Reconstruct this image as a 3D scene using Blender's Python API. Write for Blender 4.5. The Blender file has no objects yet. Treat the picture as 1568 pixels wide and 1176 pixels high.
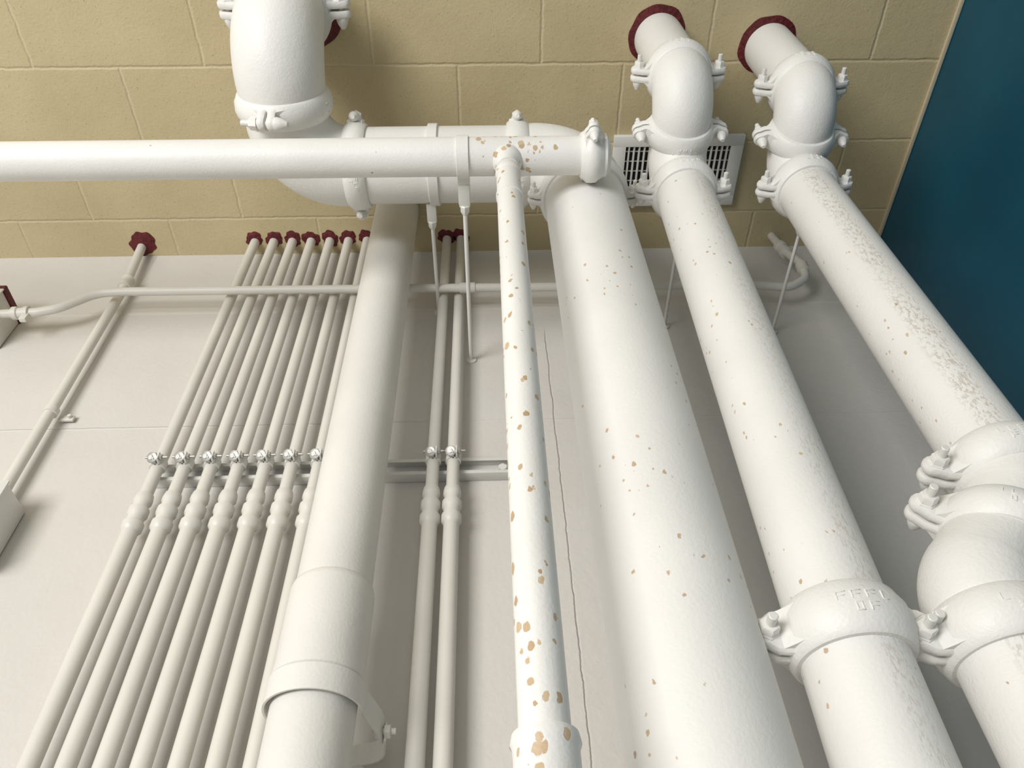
import bpy, bmesh, math, random
from mathutils import Vector, Matrix
random.seed(4)
H=1.5
V=Vector
sc=bpy.context.scene
sc.view_settings.view_transform='Standard'
sc.view_settings.look='None'
sc.view_settings.exposure=0.0

# ---------------------------------------------------------------- materials
def new_mat(name):
    m=bpy.data.materials.new(name); m.use_nodes=True
    nt=m.node_tree; b=nt.nodes['Principled BSDF']
    return m,nt,b
class NT:
    def __init__(s,nt): s.nt=nt
    def n(s,t,**k):
        x=s.nt.nodes.new(t)
        for a,v in k.items(): setattr(x,a,v)
        return x
    def l(s,a,b): s.nt.links.new(a,b)
    def math(s,op,a,b=None,c=None,clamp=False):
        x=s.n('ShaderNodeMath',operation=op); x.use_clamp=clamp
        for i,v in enumerate((a,b,c)):
            if v is None: continue
            if isinstance(v,(int,float)): x.inputs[i].default_value=v
            else: s.l(v,x.inputs[i])
        return x.outputs[0]
    def noise(s,vec,scale,detail=3,rough=.5):
        x=s.n('ShaderNodeTexNoise'); x.inputs['Scale'].default_value=scale
        x.inputs['Detail'].default_value=detail; x.inputs['Roughness'].default_value=rough
        s.l(vec,x.inputs['Vector']); return x.outputs['Fac']
    def mix(s,f,a,b):
        x=s.n('ShaderNodeMix',data_type='RGBA')
        for i,v in ((0,f),(6,a),(7,b)):
            if isinstance(v,(int,float)): x.inputs[i].default_value=v
            elif isinstance(v,tuple): x.inputs[i].default_value=(*v,1)
            else: s.l(v,x.inputs[i])
        return x.outputs[2]
    def maprange(s,v,a,b,c=0,d=1,smooth=False):
        x=s.n('ShaderNodeMapRange'); x.clamp=True
        if smooth: x.interpolation_type='SMOOTHSTEP'
        s.l(v,x.inputs[0])
        for i,q in enumerate((a,b,c,d)): x.inputs[i+1].default_value=q
        return x.outputs[0]
    def bump(s,h,strength,dist,normal=None):
        x=s.n('ShaderNodeBump'); x.inputs['Strength'].default_value=strength
        x.inputs['Distance'].default_value=dist; s.l(h,x.inputs['Height'])
        if normal is not None: s.l(normal,x.inputs['Normal'])
        return x.outputs[0]

PAINT=(.77,.755,.72)
def paint(name,col=PAINT,rough=.5,bump=.3,bscale=230,spots=None,fine=None,cast=0,dirt=.06):
    m,nt,b=new_mat(name); t=NT(nt)
    pos=t.n('ShaderNodeNewGeometry').outputs['Position']
    big=t.noise(pos,6,3)
    c=t.mix(t.maprange(big,.35,.7),tuple(x*(1-dirt) for x in col),col)
    h=t.noise(pos,bscale,2)
    h=t.math('ADD',h,t.math('MULTIPLY',t.noise(pos,45,3),.8+cast))
    if spots:
        mp=t.n('ShaderNodeMapping'); mp.inputs['Scale'].default_value=(1,1,spots.get('stretch',.7)); t.l(pos,mp.inputs[0])
        dn=t.n('ShaderNodeTexNoise'); dn.inputs['Scale'].default_value=160; t.l(pos,dn.inputs['Vector'])
        mx=t.n('ShaderNodeVectorMath',operation='MULTIPLY_ADD'); t.l(dn.outputs['Color'],mx.inputs[0])
        mx.inputs[1].default_value=(.005,)*3; t.l(mp.outputs[0],mx.inputs[2])
        vo=t.n('ShaderNodeTexVoronoi'); vo.inputs['Scale'].default_value=1/spots['cell']; t.l(mx.outputs[0],vo.inputs['Vector'])
        sp=t.n('ShaderNodeSeparateColor'); t.l(vo.outputs['Color'],sp.inputs[0])
        cl=t.noise(pos,spots.get('cscale',9),2)
        cut=t.math('MULTIPLY_ADD',cl,-spots.get('cl',1.2),spots['cut']+spots.get('cl',1.2)*.5)
        sx=t.n('ShaderNodeSeparateXYZ'); t.l(pos,sx.inputs[0])
        if 'zg' in spots:   # (z0,z1,extra) less rust above z1
            z0,z1,ex=spots['zg']; cut=t.math('ADD',cut,t.maprange(sx.outputs[2],z0+H,z1+H,0,ex))
        if 'pt' in spots:   # rust gathered around a joint
            px,py,pz,r,ex=spots['pt']
            d=t.n('ShaderNodeVectorMath',operation='DISTANCE'); t.l(pos,d.inputs[0]); d.inputs[1].default_value=(px,py,pz+H)
            cut=t.math('SUBTRACT',cut,t.maprange(d.outputs['Value'],r*.8,r,ex,0))
        thr=t.math('MULTIPLY',t.math('SUBTRACT',sp.outputs[0],cut),spots.get('k',3.0))
        thr=t.math('MINIMUM',thr,t.math('MULTIPLY_ADD',sp.outputs[2],spots['max']*.6,spots['max']*.6))
        s=t.maprange(t.math('SUBTRACT',thr,vo.outputs['Distance']),0,.06)
        rc=t.mix(sp.outputs[1],(.40,.25,.11),(.56,.40,.23))
        c=t.mix(t.math('MULTIPLY',s,spots.get('op',.8)),c,rc)
        h=t.math('SUBTRACT',h,t.math('MULTIPLY',s,.8))
    if fine:
        nx=t.n('ShaderNodeNewGeometry'); sn=t.n('ShaderNodeSeparateXYZ'); t.l(nx.outputs['Normal'],sn.inputs[0])
        ax,lo,hi,op=fine
        band=t.math('MULTIPLY',t.maprange(sn.outputs[ax],lo-.12,lo+.08),t.maprange(sn.outputs[ax],hi-.08,hi+.12,1,0))
        mp=t.n('ShaderNodeMapping'); mp.inputs['Scale'].default_value=(1,1,.5); t.l(pos,mp.inputs[0])
        f=t.maprange(t.noise(mp.outputs[0],230,4,.7),.52,.60)
        f2=t.maprange(t.noise(pos,9,2),.36,.55,.3,1)
        f=t.math('MULTIPLY',t.math('MULTIPLY',f,band),f2)
        c=t.mix(t.math('MULTIPLY',f,op),c,(.47,.34,.21))
        h=t.math('SUBTRACT',h,t.math('MULTIPLY',f,1.2))
    t.l(c,b.inputs['Base Color']); b.inputs['Roughness'].default_value=rough
    t.l(t.bump(h,bump,.0012),b.inputs['Normal'])
    return m
M_pipe=paint('white_pipe_paint')
M_drain=paint('warm_white_pipe_paint',col=(.765,.745,.70))
M_cast=paint('cast_fitting_paint',bump=.42,cast=.6)
M_C=paint('chipped_large_pipe_paint',spots=dict(cell=.0110,cut=.84,max=.25,cscale=10,cl=1.7))
M_D=paint('chipped_pipe_paint',spots=dict(cell=.0100,cut=.84,max=.25,cscale=11,cl=1.7),fine=(0,.1,.6,.35))
M_E=paint('weathered_pipe_paint',spots=dict(cell=.0100,cut=.90,max=.24,cscale=8,cl=1.0),fine=(0,-.5,.0,.5),bump=.45)
M_G=paint('rust_spotted_pipe_paint',spots=dict(cell=.0115,cut=.50,max=.38,cscale=26,cl=1.7,zg=(1.0,1.30,.28),op=.88))
M_F=paint('tee_pipe_paint',spots=dict(cell=.0120,cut=.99,max=.48,cscale=12,cl=.8,pt=(.038,.60,1.385,.070,.66),op=.88))
M_cond=paint('conduit_paint',col=(.69,.665,.605),rough=.42,bump=.12)
M_steel=paint('painted_hardware',col=(.72,.71,.67),rough=.4,bump=.1)

m,nt,b=new_mat('bolt_steel'); b.inputs['Base Color'].default_value=(.48,.47,.44,1); b.inputs['Metallic'].default_value=.7; b.inputs['Roughness'].default_value=.4; M_bolt=m
m,nt,b=new_mat('red_firestop'); t=NT(nt); pos=t.n('ShaderNodeNewGeometry').outputs['Position']
t.l(t.mix(t.maprange(t.noise(pos,90,3),.4,.65),(.075,.005,.007),(.14,.010,.013)),b.inputs['Base Color']); b.inputs['Roughness'].default_value=.6
t.l(t.bump(t.noise(pos,110,3),.9,.004),b.inputs['Normal']); M_red=m
m,nt,b=new_mat('painted_duct_shade'); b.inputs['Base Color'].default_value=(.012,.013,.014,1); b.inputs['Roughness'].default_value=.8; M_dark=m  # near-black colour paints the shade of the grille recess

# block ceiling
m,nt,b=new_mat('tan_painted_block'); t=NT(nt)
pos=t.n('ShaderNodeNewGeometry').outputs['Position']
mp=t.n('ShaderNodeMapping'); mp.inputs['Location'].default_value=(-.136+4,-.22+4,0); t.l(pos,mp.inputs[0])
dn=t.n('ShaderNodeTexNoise'); dn.inputs['Scale'].default_value=38; dn.inputs['Detail'].default_value=4; t.l(pos,dn.inputs['Vector'])
mx=t.n('ShaderNodeVectorMath',operation='MULTIPLY_ADD'); t.l(dn.outputs['Color'],mx.inputs[0]); mx.inputs[1].default_value=(.006,.006,0); t.l(mp.outputs[0],mx.inputs[2])
br=t.n('ShaderNodeTexBrick'); t.l(mx.outputs[0],br.inputs['Vector'])
br.inputs['Scale'].default_value=1; br.inputs['Mortar Size'].default_value=.0055; br.inputs['Mortar Smooth'].default_value=1
br.inputs['Brick Width'].default_value=.4; br.inputs['Row Height'].default_value=.2; br.offset=.5; br.offset_frequency=2
n1=t.noise(pos,5,3); n2=t.noise(pos,160,4,.65); n3=t.noise(pos,30,3,.6)
c=t.mix(t.maprange(n1,.3,.7),(.49,.405,.235),(.55,.46,.275))
c=t.mix(t.math('MULTIPLY',br.outputs['Fac'],.45),c,(.62,.53,.35))
pits=t.maprange(n2,.64,.72)
h=t.math('ADD',t.math('MULTIPLY',br.outputs['Fac'],-.7),t.math('MULTIPLY',n3,.45))
h=t.math('ADD',h,t.math('MULTIPLY',n2,.45)); h=t.math('SUBTRACT',h,t.math('MULTIPLY',pits,.6))
t.l(c,b.inputs['Base Color']); b.inputs['Roughness'].default_value=.5
t.l(t.bump(h,.75,.003),b.inputs['Normal']); M_ceil=m

# white wall with faint joints and a wandering seam
m,nt,b=new_mat('offwhite_wall'); t=NT(nt)
pos=t.n('ShaderNodeNewGeometry').outputs['Position']
sx=t.n('ShaderNodeSeparateXYZ'); t.l(pos,sx.inputs[0])
nz=t.noise(pos,14,5,.7)
def line(coord,at,w,wig=0):
    d=t.math('SUBTRACT',coord,at)
    if wig: d=t.math('ADD',d,t.math('MULTIPLY',t.math('SUBTRACT',nz,.5),wig))
    return t.maprange(t.math('ABSOLUTE',d),0,w,1,0)
crack=line(sx.outputs[0],.133,.0024,.011)
crack=t.math('MULTIPLY',crack,t.maprange(sx.outputs[2],1.48+H,1.54+H,1,0))
s1=line(sx.outputs[2],1.20+H,.003,.008); s1=t.math('MULTIPLY',s1,t.maprange(sx.outputs[0],-.2,-.1,1,.3))
s2=t.maprange(sx.outputs[2],1.612+H,1.622+H,0,1,True)
s3=t.math('MULTIPLY',line(sx.outputs[0],-.93,.003,.01),t.maprange(sx.outputs[2],1.2+H,1.22+H,0,1))
h=t.math('ADD',t.math('MULTIPLY',crack,-1.1),t.math('MULTIPLY',t.math('ADD',s1,s3),.8))
h=t.math('ADD',h,t.math('MULTIPLY',s2,1.1)); h=t.math('ADD',h,t.math('MULTIPLY',t.noise(pos,110,3),.35))
h=t.math('ADD',h,t.math('MULTIPLY',t.noise(pos,12,2),.9))
c=t.mix(t.maprange(t.noise(pos,3,3),.35,.7),(.60,.57,.53),(.64,.615,.575))
c=t.mix(t.math('MULTIPLY',crack,.2),c,(.42,.37,.30))
t.l(c,b.inputs['Base Color']); b.inputs['Roughness'].default_value=.45
t.l(t.bump(h,.65,.003),b.inputs['Normal']); M_wall=m
m,nt,b=new_mat('teal_gloss_paint'); t=NT(nt); pos=t.n('ShaderNodeNewGeometry').outputs['Position']
t.l(t.mix(t.maprange(t.noise(pos,4,2),.35,.7),(.002,.056,.095),(.003,.072,.115)),b.inputs['Base Color']); b.inputs['Roughness'].default_value=.36
b.inputs['Specular IOR Level'].default_value=.35
t.l(t.bump(t.noise(pos,14,2),.2,.006),b.inputs['Normal']); M_teal=m
m,nt,b=new_mat('concrete_floor'); t=NT(nt); pos=t.n('ShaderNodeNewGeometry').outputs['Position']
t.l(t.mix(t.noise(pos,5,5),(.30,.29,.27),(.42,.40,.37)),b.inputs['Base Color']); b.inputs['Roughness'].default_value=.7; M_floor=m

# ---------------------------------------------------------------- mesh builder
def frame(axis,ref=None):
    a=axis.normalized()
    if ref is None: ref=V((0,0,1)) if abs(a.z)<.9 else V((0,1,0))
    u=(ref-a*ref.dot(a)).normalized(); return u,a.cross(u),a
class B:
    def __init__(s): s.bm=bmesh.new(); s.mi=0
    def ring(s,c,u,v,r,n,sy=1): return [s.bm.verts.new(c+u*(r*math.cos(2*math.pi*i/n))+v*(r*sy*math.sin(2*math.pi*i/n))) for i in range(n)]
    def skin(s,rings,cap0=True,cap1=True):
        n=len(rings[0]); fs=[]
        for a,b_ in zip(rings,rings[1:]):
            for i in range(n): fs.append(s.bm.faces.new((a[i],a[(i+1)%n],b_[(i+1)%n],b_[i])))
        if cap0: fs.append(s.bm.faces.new(rings[0][::-1]))
        if cap1: fs.append(s.bm.faces.new(rings[-1]))
        for f in fs: f.material_index=s.mi
    def rev(s,prof,c,axis,n=56,ref=None):
        u,v,a=frame(V(axis),ref); c=V(c)
        s.skin([s.ring(c+a*h,u,v,r,n) for r,h in prof])
    def cyl(s,p,q,r,n=24,bev=0):
        p=V(p);q=V(q);L=(q-p).length
        pr=[(r,0),(r,L)] if not bev else [(r-bev,0),(r,bev),(r,L-bev),(r-bev,L)]
        s.rev(pr,p,q-p,n)
    def tube(s,pts,rad,n=40):
        pts=[V(p) for p in pts]; N=len(pts)
        tg=[(pts[min(i+1,N-1)]-pts[max(i-1,0)]).normalized() for i in range(N)]
        u=frame(tg[0])[0]; rings=[]
        for i,p in enumerate(pts):
            u=(u-tg[i]*u.dot(tg[i])).normalized(); v=tg[i].cross(u)
            rings.append(s.ring(p,u,v,rad(i/(N-1)) if callable(rad) else rad,n))
        s.skin(rings)
    def box(s,c,h,ax=None,bev=0.002,seg=2):
        c=V(c); ax=ax or (V((1,0,0)),V((0,1,0)),V((0,0,1)))
        m=Matrix([[ax[j][i]*h[j]*2 for j in range(3)]+[c[i]] for i in range(3)]+[[0,0,0,1]])
        r=bmesh.ops.create_cube(s.bm,size=1,matrix=m); vs=r['verts']
        fs=set(f for v in vs for f in v.link_faces)
        for f in fs: f.material_index=s.mi
        if m.determinant()<0: bmesh.ops.reverse_faces(s.bm,faces=list(fs))
        if bev:
            es=list(set(e for v in vs for e in v.link_edges))
            bmesh.ops.bevel(s.bm,geom=es,offset=bev,segments=seg,affect='EDGES',profile=.5,material=-1)
    def strip(s,P,width,thick,side):
        P=[V(p) for p in P]; rings=[]; side=V(side).normalized()
        for i,p in enumerate(P):
            d=(P[min(i+1,len(P)-1)]-P[max(i-1,0)]).normalized(); sd=(side-d*side.dot(d)).normalized(); nn=d.cross(sd)
            rings.append([s.bm.verts.new(p+sd*(a*width/2)+nn*(b_*thick/2)) for a,b_ in ((-1,-1),(1,-1),(1,1),(-1,1))])
        s.skin(rings)
    def prism(s,outline,c,u,v,w,t0,t1,bev=.002,kk=.88):
        cx=sum(a for a,_ in outline)/len(outline); cy=sum(b_ for _,b_ in outline)/len(outline)
        def R(t,k): return [s.bm.verts.new(c+u*(cx+(a-cx)*k)+v*(cy+(b_-cy)*k)+w*t) for a,b_ in outline]
        s.skin([R(t0,kk),R(t0+bev,1),R(t1-bev,1),R(t1,kk)])
    def done(s,name,mats,parent=None,sharp=38):
        bmesh.ops.recalc_face_normals(s.bm,faces=s.bm.faces)
        for f in s.bm.faces: f.smooth=True
        for e in s.bm.edges:
            if len(e.link_faces)==2 and e.calc_face_angle(0)>math.radians(sharp): e.smooth=False
        me=bpy.data.meshes.new(name); s.bm.to_mesh(me); s.bm.free()
        me.transform(Matrix.Translation((0,0,H)))
        if not isinstance(mats,(list,tuple)): mats=[mats]
        for m in mats: me.materials.append(m)
        o=bpy.data.objects.new(name,me); sc.collection.objects.link(o)
        if parent: o.parent=parent
        return o
def empty(name,loc=(0,0,0)):
    e=bpy.data.objects.new(name,None); sc.collection.objects.link(e); return e

def fillet(pts,rs,step=10):
    pts=[V(p) for p in pts]; out=[pts[0]]
    for i in range(1,len(pts)-1):
        p,a,b_=pts[i],pts[i-1],pts[i+1]; r=rs[i-1] if isinstance(rs,(list,tuple)) else rs
        d1=(a-p).normalized(); d2=(b_-p).normalized(); th=d1.angle(d2)
        t=r/math.tan(th/2); t=min(t,(a-p).length*.98,(b_-p).length*.98); r2=t*math.tan(th/2)
        cdir=(d1+d2).normalized(); c=p+cdir*(r2/math.sin(th/2))
        s0=p+d1*t-c; s1=p+d2*t-c; ang=s0.angle(s1); axx=s0.cross(s1).normalized()
        for k in range(step+1): out.append(c+Matrix.Rotation(ang*k/step,3,axx)@s0)
    out.append(pts[-1]); return out

GLY=[[(-1,0,0,1),(.2,.9,1,0),(.1,0,.8,0)],[(0,0,0,1),(0,.9,1,0)],[(-.7,0,0,1),(.7,0,0,1),(0,0,.7,0)],[(-.6,0,0,1),(.2,-.9,.8,0)],[(0,.9,.8,0),(0,-.9,.8,0),(-.7,0,0,.9),(.7,0,0,.9)],[(0,0,0,1)],[(0,.9,.8,0),(0,0,.8,0),(0,-.9,.8,0)]]
def coupling(name,c,axis,lug,r,parent,sc_=1.0,mat=None,bolt_len=.046,w=.05,ear=1.0,text=True,flip=1,th_=.0145):
    """two-part grooved clamp: rounded housing, bolt ears, bolts with heads and nuts, cast lettering"""
    b=B(); c=V(c); a=V(axis).normalized(); l=V(lug); l=(l-a*l.dot(a)).normalized(); n=a.cross(l)*flip
    k=sc_; R=r+th_*k; Re=r+.018*k; hw=w/2
    b.rev([(r*.97,-hw),(r+.005*k,-hw),(r+.0085*k,-hw+.003),(r+.011*k,-hw*.68),(R,-hw*.42),(R+.001,0),(R,hw*.42),(r+.011*k,hw*.68),(r+.0085*k,hw-.003),(r+.005*k,hw),(r*.97,hw)],c,a,72)
    if text:
        gs=hw*.16
        for half in (1,-1):
            for row in (1,-1):
                m_=int((.95 if row>0 else .6)/(gs*3.0/R))
                for i in range(m_):
                    if random.random()<.12: continue
                    th=(i-m_/2+.5)*gs*3.0/R
                    d=(n*half)*math.cos(th)+l*math.sin(th); tdir=a.cross(d)
                    for gx,gy,lx,ly in random.choice(GLY):
                        b.box(c+d*(R+.0002)+tdir*gx*gs*.8+a*(gy*gs+row*hw*.22),(max(lx*gs,.0008),max(ly*gs,.0008),.0012),(tdir,a,d),bev=.0005,seg=1)
    for sgn in (1,-1):
        L=l*sgn
        for s2 in (1,-1):
            x0=r+.002*k; x1=Re+.034*k*ear; hh=hw*.8
            out=[(x0,-hh),(x0+(x1-x0)*.45,-hh*.95)]
            for q in range(9):
                t_=-math.pi/2+math.pi*q/8; out.append((x1-hh*.62+math.cos(t_)*hh*.62,math.sin(t_)*hh*.66))
            out+=[(x0+(x1-x0)*.45,hh*.95),(x0,hh)]
            b.prism(out,c,L,a,n*s2,.0025*k,.016*k,.0035)
            # shoulder blending ear into housing
            Rs=r+.011*k; xs=x0+(x1-x0)*.30
            def on(q): return (math.sqrt(max(Rs*Rs-q*q,0)),q)
            sh=[(r*.93,.004*k),(xs+.006*k,.004*k),(xs+.006*k,.014*k),(xs,.019*k),((xs+on(.034*k)[0])/2-.001*k,.027*k),on(.036*k),on(.050*k),(r*.80,.045*k)]
            b.prism(sh,c,L,n*s2,a,-hh*.86,hh*.86,.004,.93)
        p=c+L*(Re+.015*k*ear)
        b.mi=1
        b.cyl(p-n*(bolt_len*k),p+n*(bolt_len*.5*k),.0056*k,16,.001)
        b.mi=0
        b.rev([(.0120*k,.015*k),(.0123*k,.020*k),(.0095*k,.029*k),(.0045*k,.038*k)],p,n,20)
        b.rev([(.0135*k,.0155*k),(.0135*k,.018*k),(.0118*k,.0182*k),(.0118*k,.028*k),(.0105*k,.030*k)],p,-n,6)
    b.done(name,[mat or M_cast,M_steel],parent)

def elbow(name,pts,r,fr,parent,mat=None,fat=.08):
    b=B(); P=fillet(pts,fr,16)
    b.tube(P,lambda t:r*(1+fat*min(1,max(0,math.sin(math.pi*t))**.35)),52)
    b.done(name,mat or M_cast,parent)
def seal(name,c,r,parent,irr=.06,flat=.004,zz=1.9):
    b=B(); n=48; c=V(c)
    ph=[random.uniform(0,6.28) for _ in range(4)]
    def rr(i): 
        a=2*math.pi*i/n; return r*(1+irr*(math.sin(2*a+ph[0])+.6*math.sin(5*a+ph[1])+.5*math.sin(9*a+ph[2])))
    R=lambda k,z:[b.bm.verts.new(V((c.x+rr(i)*k*math.cos(2*math.pi*i/n),min(c.y+rr(i)*k*math.sin(2*math.pi*i/n),1.129),z))) for i in range(n)]
    b.skin([R(1,zz+.001),R(1,zz-flat*.5),R(.9,zz-flat)])
    b.done(name,M_red,parent)

# ---------------------------------------------------------------- room
b=B(); b.box((-.95,-.75,1.97),(2.15,1.95,.07),bev=0); b.done('ceiling',M_ceil)
b=B(); b.box((-.95,1.18,.2),(2.15,.05,1.7),bev=0); b.done('wall_back',M_wall)
b=B(); b.box((1.163,-.75,.2),(.05,1.88,1.7),bev=0)
b.done('wall_right',M_teal)
b=B(); b.box((-.95,-.7,-1.55),(2.2,2.0,.05),bev=0); b.done('floor',M_floor)
b=B(); b.box((1.1025,1.127,.2),(.010,.004,1.7),bev=.0015); b.done('trim_1',M_wall)
M_edge=paint('tan_edge_paint',col=(.66,.57,.40))
b=B(); b.box((1.107,-.75,1.897),(.005,1.87,.003),bev=.001); b.done('trim_2',M_edge)

# ---------------------------------------------------------------- header pipe + large riser
def rod(nm,par,x,z,y0,r0=.0045):
    b=B()
    b.cyl((x,y0,z),(x,1.13,z),r0,16)
    b.rev([(.008,0),(.010,.002),(.010,.012),(.006,.02)],(x,y0,z),(0,1,0),6)
    b.rev([(.012,0),(.012,.004),(.006,.006)],(x,1.13,z),(0,-1,0),20)
    b.box((x,y0-.02,z),(.011,.024,.004),bev=.002)
    b.done(nm,M_steel,par)
hd=empty('header_pipe')
MY,MZ,MR=.757,1.65,.0842
CX,CY=.205,.768
b=B(); b.cyl((-.30,MY,MZ),(.07,MY,MZ),MR,56); b.done('horizontal_run',M_pipe,hd)
elbow('elbow_riser',[(.07,MY,MZ),(CX,MY,MZ),(CX,CY,1.52)],MR,.115,hd)
b=B(); b.cyl((CX,CY,1.53),(CX,CY,-1.5),MR,64); b.done('large_riser',M_C,hd)
b=B(); b.rev([(MR+.002,-.012),(MR+.006,-.01),(MR+.006,.01),(MR+.002,.012)],(-.12,MY,MZ),(1,0,0)); b.done('hanger_band',M_pipe,hd)
coupling('coupling_1',(-.29,MY,MZ),(1,0,0),(0,-1,.35),MR,hd,.95,ear=.35,w=.048,bolt_len=.030)
coupling('coupling_2',(.068,MY,MZ),(1,0,0),(0,-1,.35),MR,hd,.9,ear=.28,w=.048,bolt_len=.030)
coupling('coupling_3',(CX,CY,1.512),(0,0,1),(1,0,0),MR,hd,.75,ear=.9,text=False,w=.046)
elbow('elbow_left',[(-.30,MY,MZ),(-.43,MY,MZ),(-.43,.615,MZ)],MR,.115,hd)
coupling('coupling_4',(-.43,.612,MZ),(0,1,0),(.12,0,1),MR,hd,1.15,w=.056,ear=.6)
elbow('elbow_upper',[(-.43,.612,MZ),(-.43,.465,MZ),(-.43,.465,1.80)],MR,.13,hd,fat=.11)
coupling('coupling_5',(-.43,.465,1.80),(0,0,1),(1,0,0),MR,hd,1.1)
b=B(); b.cyl((-.43,.465,1.80),(-.43,.465,1.905),MR,48); b.done('ceiling_stub',M_pipe,hd)
seal('firestop_ring',(-.425,.482,0),.108,hd,.03)
rod('hanger_rod',hd,-.13,1.60,.87)

# ---------------------------------------------------------------- thin header + spotted branch
fh=empty('branch_pipe_with_tee')
FY,FZ,FR=.63,1.408,.0368
b=B(); b.cyl((-3.0,FY,FZ+.01),(.20,FY,FZ),FR,44); b.done('horizontal_pipe',M_F,fh)
b=B(); b.rev([(FR,-.012),(FR+.0035,-.011),(FR+.0035,.011),(FR,.012)],(-.047,FY,FZ),(1,0,0)); b.box((-.047,FY+FR+.028,FZ),(.012,.034,.0035),bev=.001); b.done('clevis_band',M_pipe,fh)
coupling('end_coupling',(.20,FY,FZ),(1,0,0),(0,-1,-.3),FR,fh,.78,w=.044,bolt_len=.04,ear=.75,text=False,th_=.018)
b=B(); b.rev([(FR,-.02),(FR+.004,-.01),(FR+.004,.014),(FR-.006,.022),(.01,.025)],(.213,FY,FZ),(1,0,0),40); b.done('end_cap',M_cast,fh)
GX=.038;GR=.0222
b=B()
b.rev([(.031,0),(.030,.010),(.026,.018),(.0205,.027),(.0200,.040)],(GX,FY-.002,FZ-.022),(0,-.08,-1),40)
b.done('branch_outlet',M_F,fh)
b=B()
b.rev([(.0200,-.01),(.0200,.014),(.0235,.020),(.0240,.036),(.0222,.040)],(GX,FY,FZ-.045),(0,0,-1),40)
b.rev([(GR,0),(GR,.10),(GR+.0018,.101),(GR+.0018,.112),(GR,.113),(GR,2.848)],(GX,FY,FZ-.06),(0,0,-1),44)
b.done('spotted_branch',M_G,fh)
b=B(); b.rev([(GR,-.03),(GR+.006,-.028),(GR+.0075,-.02),(GR+.0055,-.015),(GR+.0055,.015),(GR+.0075,.02),(GR+.006,.028),(GR,.03)],(GX,FY,.262),(0,0,1),44); b.done('threaded_coupling',M_G,fh)
rod('hanger_rod',fh,-.047,1.405,.73)

# ---------------------------------------------------------------- drain pipe with hub and strap
dp=empty('drain_pipe'); BX,BY,BR=-.243,.985,.0565
b=B(); b.rev([(BR-.004,.0),(BR,.012),(BR,3.385)],(BX,BY,1.89),(0,0,-1),60); b.done('pipe',M_drain,dp)
b=B(); b.rev([(BR,.685),(BR+.003,.682),(BR+.0055,.672),(BR+.0055,.555),(BR+.0065,.545),(BR+.0065,.535),(BR,.528)],(BX,BY,0),(0,0,1),60); b.done('hub',M_drain,dp)
b=B(); R0=BR+.008; zc=.512
P=[(BX+R0*math.cos(math.radians(a_)),BY+R0*math.sin(math.radians(a_)),zc) for a_ in range(170,371,8)]
P+=[(BX+R0+.006,BY+.03,zc-.003),(BX+R0+.014,BY+.055,zc-.006),(BX+R0+.018,BY+.080,zc-.008)]
b.strip(P,.036,.0028,(0,0,1))
Q=fillet([(BX+R0+.022,BY+.075,zc-.01),(BX+R0+.018,BY+.115,zc-.018),(BX+.03,BY+.128,zc-.02),(BX-.02,BY+.10,zc-.02)],.03,8)
b.strip(Q,.030,.0028,(0,0,1))
bx=BX+R0+.018
b.cyl((bx-.014,BY+.075,zc-.01),(bx+.018,BY+.075,zc-.01),.0045,14)
b.rev([(.009,0),(.010,.001),(.010,.008),(.009,.009)],(bx+.002,BY+.075,zc-.01),(1,0,0),6)
b.rev([(.010,0),(.009,.006)],(bx-.004,BY+.075,zc-.01),(-1,0,0),16)
b.rev([(.006,0),(.009,.002),(.009,.008)],(BX+.045,BY+.122,zc-.045),(.3,-1,0),6)
b.done('pipe_strap',M_drain,dp)

# ---------------------------------------------------------------- two grooved risers
def top_s(e,x,y1,z1,y2,r=.0572,top=1.9,dx=0):
    ym=(y1+y2)/2; c=(y1-ym); zm=z1+c+.006; x2=x+dx
    elbow('elbow_lower',[(x,y1,z1),(x,y1,zm),(x,ym,zm)],r,c*.85,e,fat=.07)
    coupling('coupling_mid',(x,ym,zm),(0,1,.3),(1,0,0),r,e,.85,w=.050)
    elbow('elbow_upper',[(x,ym,zm),(x,y2,zm),(x2,y2,zm+c)],r,c*.85,e,fat=.09)
    coupling('coupling_top',(x2,y2,zm+c),(0,0,1),(1,0,0),r,e,.85,w=.050)
    b=B(); b.cyl((x2,y2,zm+c-.02),(x2+dx,y2,top+.005),r,44); b.done('ceiling_stub',M_pipe,e)
    coupling('coupling_low',(x,y1,z1),(0,0,1),(1,0,0),r,e,.85,w=.050)
    seal('firestop_ring',(x2+dx-.005,y2-.007,0),r+.0105,e,.025,flat=.002)
d=empty('grooved_riser_pipe'); r=.0572
top_s(d,.408,.74,1.476,.562,dx=.001)
b=B(); b.tube([(.408,.74,1.48),(.380,.755,.43),(.330,.775,-1.5)],r,52); b.done('pipe',M_D,d)
coupling('coupling_body',(.3800,.754,.446),(.014,-.01,1),(1,0,0),r,d,.95,w=.064)
rod('hanger_rod',d,.429,1.525,.84,.004)
e=empty('grooved_riser_pipe')
top_s(e,.666,.74,1.481,.586,dx=.006)
b=B(); b.cyl((.666,.74,1.49),(.664,.74,.67),r,52); b.done('pipe',M_E,e)
elbow('offset_elbow_1',[(.664,.74,.675),(.664,.74,.625),(.607,.74,.562)],r,.08,e)
elbow('offset_elbow_2',[(.607,.74,.562),(.541,.745,.490),(.541,.745,.42)],r,.09,e,fat=.12)
b=B(); b.cyl((.541,.745,.44),(.515,.745,-1.5),r,52); b.done('lower_pipe',M_E,e)
coupling('coupling_a',(.664,.74,.672),(0,0,1),(1,0,0),r,e,.95,w=.054)
coupling('coupling_b',(.609,.742,.564),(.6,0,1),(1,0,-.6),r,e,.95,w=.050)
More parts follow.
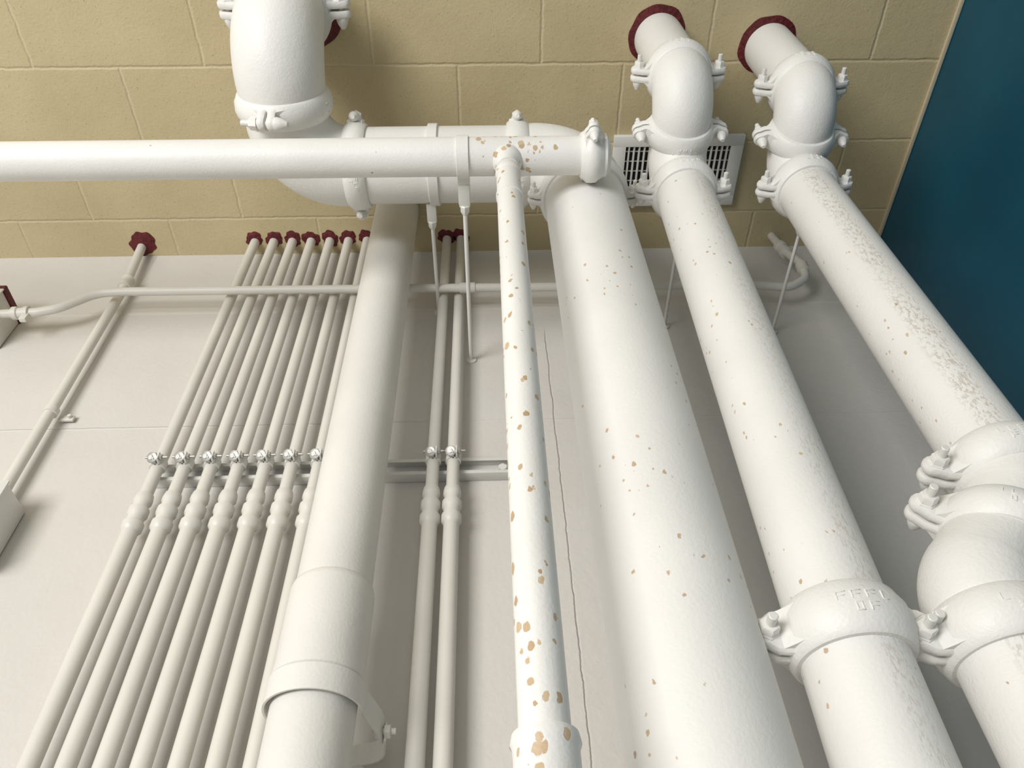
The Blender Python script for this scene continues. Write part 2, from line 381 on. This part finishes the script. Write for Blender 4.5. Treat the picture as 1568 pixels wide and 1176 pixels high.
coupling('coupling_c',(.541,.745,.434),(0,0,1),(1,0,0),r,e,.95,w=.060)
rod('hanger_rod',e,.690,1.495,.84,.004)

# ---------------------------------------------------------------- conduits
def conduit(x,y=1.09,cz=.93,clamp=1.05,xt=None):
    e=empty('electrical_conduit'); b=B(); xt=x if xt is None else xt
    r1,r2=.0122,.0143
    b.tube([(xt,y,1.9),(x,y,1.4),(x,y,cz)],r1,24)
    b.tube([(x,y,cz),(x,y,-1.5)],r2,24)
    b.rev([(r1,.045),(r1+.003,.043),(r1+.0045,.034),(r1+.0045,.026),(r1+.002,.022),(r1+.002,.012),(r1+.006,.009),(r1+.006,-.004),(r1+.003,-.008),(r1+.003,-.02),(r1+.0065,-.023),(r1+.0065,-.036),(r2,-.042)],(x,y,cz),(0,0,1),24)
    b.done('tube',M_cond,e)
    if clamp:
        b=B()
        b.rev([(r1,-.009),(r1+.003,-.009),(r1+.003,.009),(r1,.009)],(x,y,clamp),(0,0,1),24)
        b.box((x,y-r1-.008,clamp),(.0016,.009,.009),bev=.0005); b.box((x+.007,y-r1-.008,clamp),(.0016,.009,.009),bev=.0005)
        b.mi=1
        b.cyl((x-.018,y-r1-.011,clamp),(x+.024,y-r1-.011,clamp),.0026,12)
        b.rev([(.0060,0),(.0060,.005)],(x+.009,y-r1-.011,clamp),(1,0,0),6); b.rev([(.0070,0),(.005,.004)],(x-.002,y-r1-.011,clamp),(-1,0,0),14)
        b.mi=1
        b.rev([(.0108,0),(.0108,.002),(.0088,.003)],(x-.004,y-r1-.0125,clamp-.002),(-.35,-1,-.7),24)
        b.mi=0
        b.rev([(.0055,.002),(.0045,.006)],(x-.004,y-r1-.0125,clamp-.002),(-.35,-1,-.7),12)
        b.done('strut_clamp',[M_steel,M_bolt],e)
    seal('firestop_seal',(xt+random.uniform(-.002,.002),y-.007,0),.0235,e,.10,flat=.002)
for i in range(7): conduit(-.648+.0515*i)
conduit(-.117); conduit(-.078)
e=empty('electrical_conduit')
b=B(); b.tube([(-.962,1.10,1.9),(-.94,1.10,1.70),(-.925,1.10,.977)],.0115,24)
b.rev([(.012,-.02),(.017,-.018),(.017,-.004),(.0145,0),(.0145,.012),(.017,.016),(.012,.02)],(-.941,1.10,1.715),(0,0,1),24)
b.done('tube',M_cond,e)
b=B(); b.rev([(.0115,-.008),(.0145,-.007),(.0145,.007),(.0115,.008)],(-.929,1.10,1.225),(0,0,1),24); b.box((-.905,1.122,1.225),(.016,.003,.008),bev=.002); b.cyl((-.897,1.124,1.225),(-.897,1.112,1.225),.004,12); b.done('one_hole_strap',M_cond,e)
seal('firestop_seal',(-.956,1.090,0),.036,e,.09,flat=.002)

# strut
b=B()
for z in (1.048,): 
    b.box((-.315,1.128,z),(.352,.0015,.019),bev=.0005)
    b.box((-.315,1.118,z+.0195),(.352,.011,.0012),bev=.0003); b.box((-.315,1.118,z-.0195),(.352,.011,.0012),bev=.0003)
    b.box((-.315,1.1075,z+.0165),(.352,.0010,.0040),bev=.0003); b.box((-.315,1.1075,z-.0165),(.352,.0010,.0040),bev=.0003)
    b.cyl((.018,1.126,z),(.018,1.112,z),.009,6)
b.done('strut_channel',M_steel)

# crossing conduit
e=empty('crossing_conduit')
pts=[(-1.157,1.06,1.528),(-1.075,1.06,1.533),(-1.03,1.06,1.548),(-.962,1.06,1.612),(-.89,1.06,1.615),(.66,1.06,1.600),(.745,1.06,1.583),(.800,1.06,1.625),(.810,1.062,1.70),(.795,1.075,1.78),(.798,1.095,1.90)]
b=B(); b.tube(fillet(pts,[.05,.08,.08,.08,.2,.06,.05,.05,.05],8),.0108,22); b.done('tube',M_cond,e)
b=B()
b.rev([(.011,-.02),(.016,-.019),(.016,-.008),(.013,-.006),(.013,.006),(.016,.008),(.016,.018),(.011,.02)],(-1.11,1.06,1.531),(1,0,.03),22)
b.box((-1.095,1.06,1.512),(.008,.006,.012),bev=.002)
b.rev([(.011,-.02),(.0135,-.018),(.0135,.018),(.011,.02)],(-.055,1.06,1.607),(1,0,0),22)
b.rev([(.011,-.03),(.0165,-.028),(.0165,-.012),(.0135,-.01),(.0135,.01),(.0165,.012),(.0165,.028),(.011,.03)],(.797,1.080,1.80),(0,.16,1),22)
b.rev([(.011,-.016),(.0155,-.014),(.0155,.014),(.011,.016)],(.806,1.061,1.675),(.1,0,1),22)
b.done('fittings',M_cond,e)

# junction boxes
def jbox(c,h,red=False):
    e=empty('junction_box'); b=B(); b.box(c,h,bev=.003)
    b.box((c[0],c[1]-h[1]-.002,c[2]),(h[0]+.003,.002,h[2]+.003),bev=.001)
    b.cyl((c[0]+h[0]*.8,c[1]-h[1]-.003,c[2]+h[2]*.85),(c[0]+h[0]*.8,c[1]-h[1]-.006,c[2]+h[2]*.85),.004,12)
    b.rev([(.019,0),(.019,.006),(.015,.009)],(-.925 if not red else c[0]+h[0],1.10 if not red else 1.06,c[2]+h[2]-.008 if not red else 1.528),(0,0,1) if not red else (1,0,0),20)
    b.done('box',M_steel,e)
    if red:
        b=B(); b.box((c[0],c[1],c[2]+h[2]+.009),(h[0]+.003,h[1]+.003,.010),bev=.002); b.done('red_cover_edge',M_red,e)
jbox((-.945,1.088,.90),(.062,.04,.075))
jbox((-1.228,1.08,1.533),(.06,.048,.053),True)

# vent grille
e=empty('ceiling_vent_grille'); b=B(); x0,x1,y0,y1=.325,.662,.795,.99
for c,h in (((x0+x1)/2,y0+.014,1.893),((x1-x0)/2,.014,.007)),(((x0+x1)/2,y1-.014,1.893),((x1-x0)/2,.014,.007)),((x0+.016,(y0+y1)/2,1.8925),(.016,(y1-y0)/2-.0275,.0065)),((x1-.016,(y0+y1)/2,1.8925),(.016,(y1-y0)/2-.0275,.0065)):
    b.box(c,h,bev=.0005)
b.done('frame',M_steel,e)
b=B(); n=20
for i in range(n):
    x=x0+.034+(x1-x0-.068)*(i+.5)/n
    a=math.radians(10); b.box((x,(y0+y1)/2,1.892),(.0012,(y1-y0)/2-.028,.0045),(V((math.cos(a),0,math.sin(a))),V((0,1,0)),V((-math.sin(a),0,math.cos(a)))),bev=0)
for k in range(5):
    y=y0+.03+(y1-y0-.06)*(k+.5)/5; b.box(((x0+x1)/2,y,1.8965),((x1-x0)/2-.03,.0012,.002),bev=0)
b.done('louvres',M_steel,e)
b=B(); b.box(((x0+x1)/2,(y0+y1)/2,1.8992),((x1-x0)/2-.028,(y1-y0)/2-.024,.0006),bev=0); b.done('duct_shade_panel',M_dark,e)  # flat dark panel instead of a recess, shade painted as colour

# ---------------------------------------------------------------- light
w=bpy.data.worlds.new('world'); sc.world=w; w.use_nodes=True
bg=w.node_tree.nodes['Background']; bg.inputs[0].default_value=(.95,.97,1,1); bg.inputs[1].default_value=.66
def area(name,loc,target,size,sy,power,col=(1,1,1)):
    L=bpy.data.lights.new(name,'AREA'); L.shape='RECTANGLE'; L.size=size; L.size_y=sy; L.energy=power; L.color=col
    o=bpy.data.objects.new(name,L); sc.collection.objects.link(o); o.location=V(loc)+V((0,0,H))
    o.rotation_euler=(V(target)-V(loc)).to_track_quat('-Z','Y').to_euler(); return o
area('daylight_opening',(-2.0,-2.0,.0),(0,.9,1.2),1.6,1.4,115,(1,.99,.97))

# ---------------------------------------------------------------- camera
Zi=V((-51,-1009,1178)).normalized(); Xi=V((1,-.02,.0262)); Xi=(Xi-Zi*Xi.dot(Zi)).normalized(); Yi=Zi.cross(Xi)
right=V((Xi[0],Yi[0],Zi[0])); up=-V((Xi[1],Yi[1],Zi[1])); back=-V((Xi[2],Yi[2],Zi[2]))
cam=bpy.data.cameras.new('camera'); co=bpy.data.objects.new('camera',cam); sc.collection.objects.link(co)
M=Matrix((right,up,back)).transposed().to_4x4(); M.translation=V((0,0,H)); co.matrix_world=M
cam.sensor_width=36; cam.sensor_fit='HORIZONTAL'; cam.lens=1178/1568*36; cam.clip_start=.01
sc.camera=co
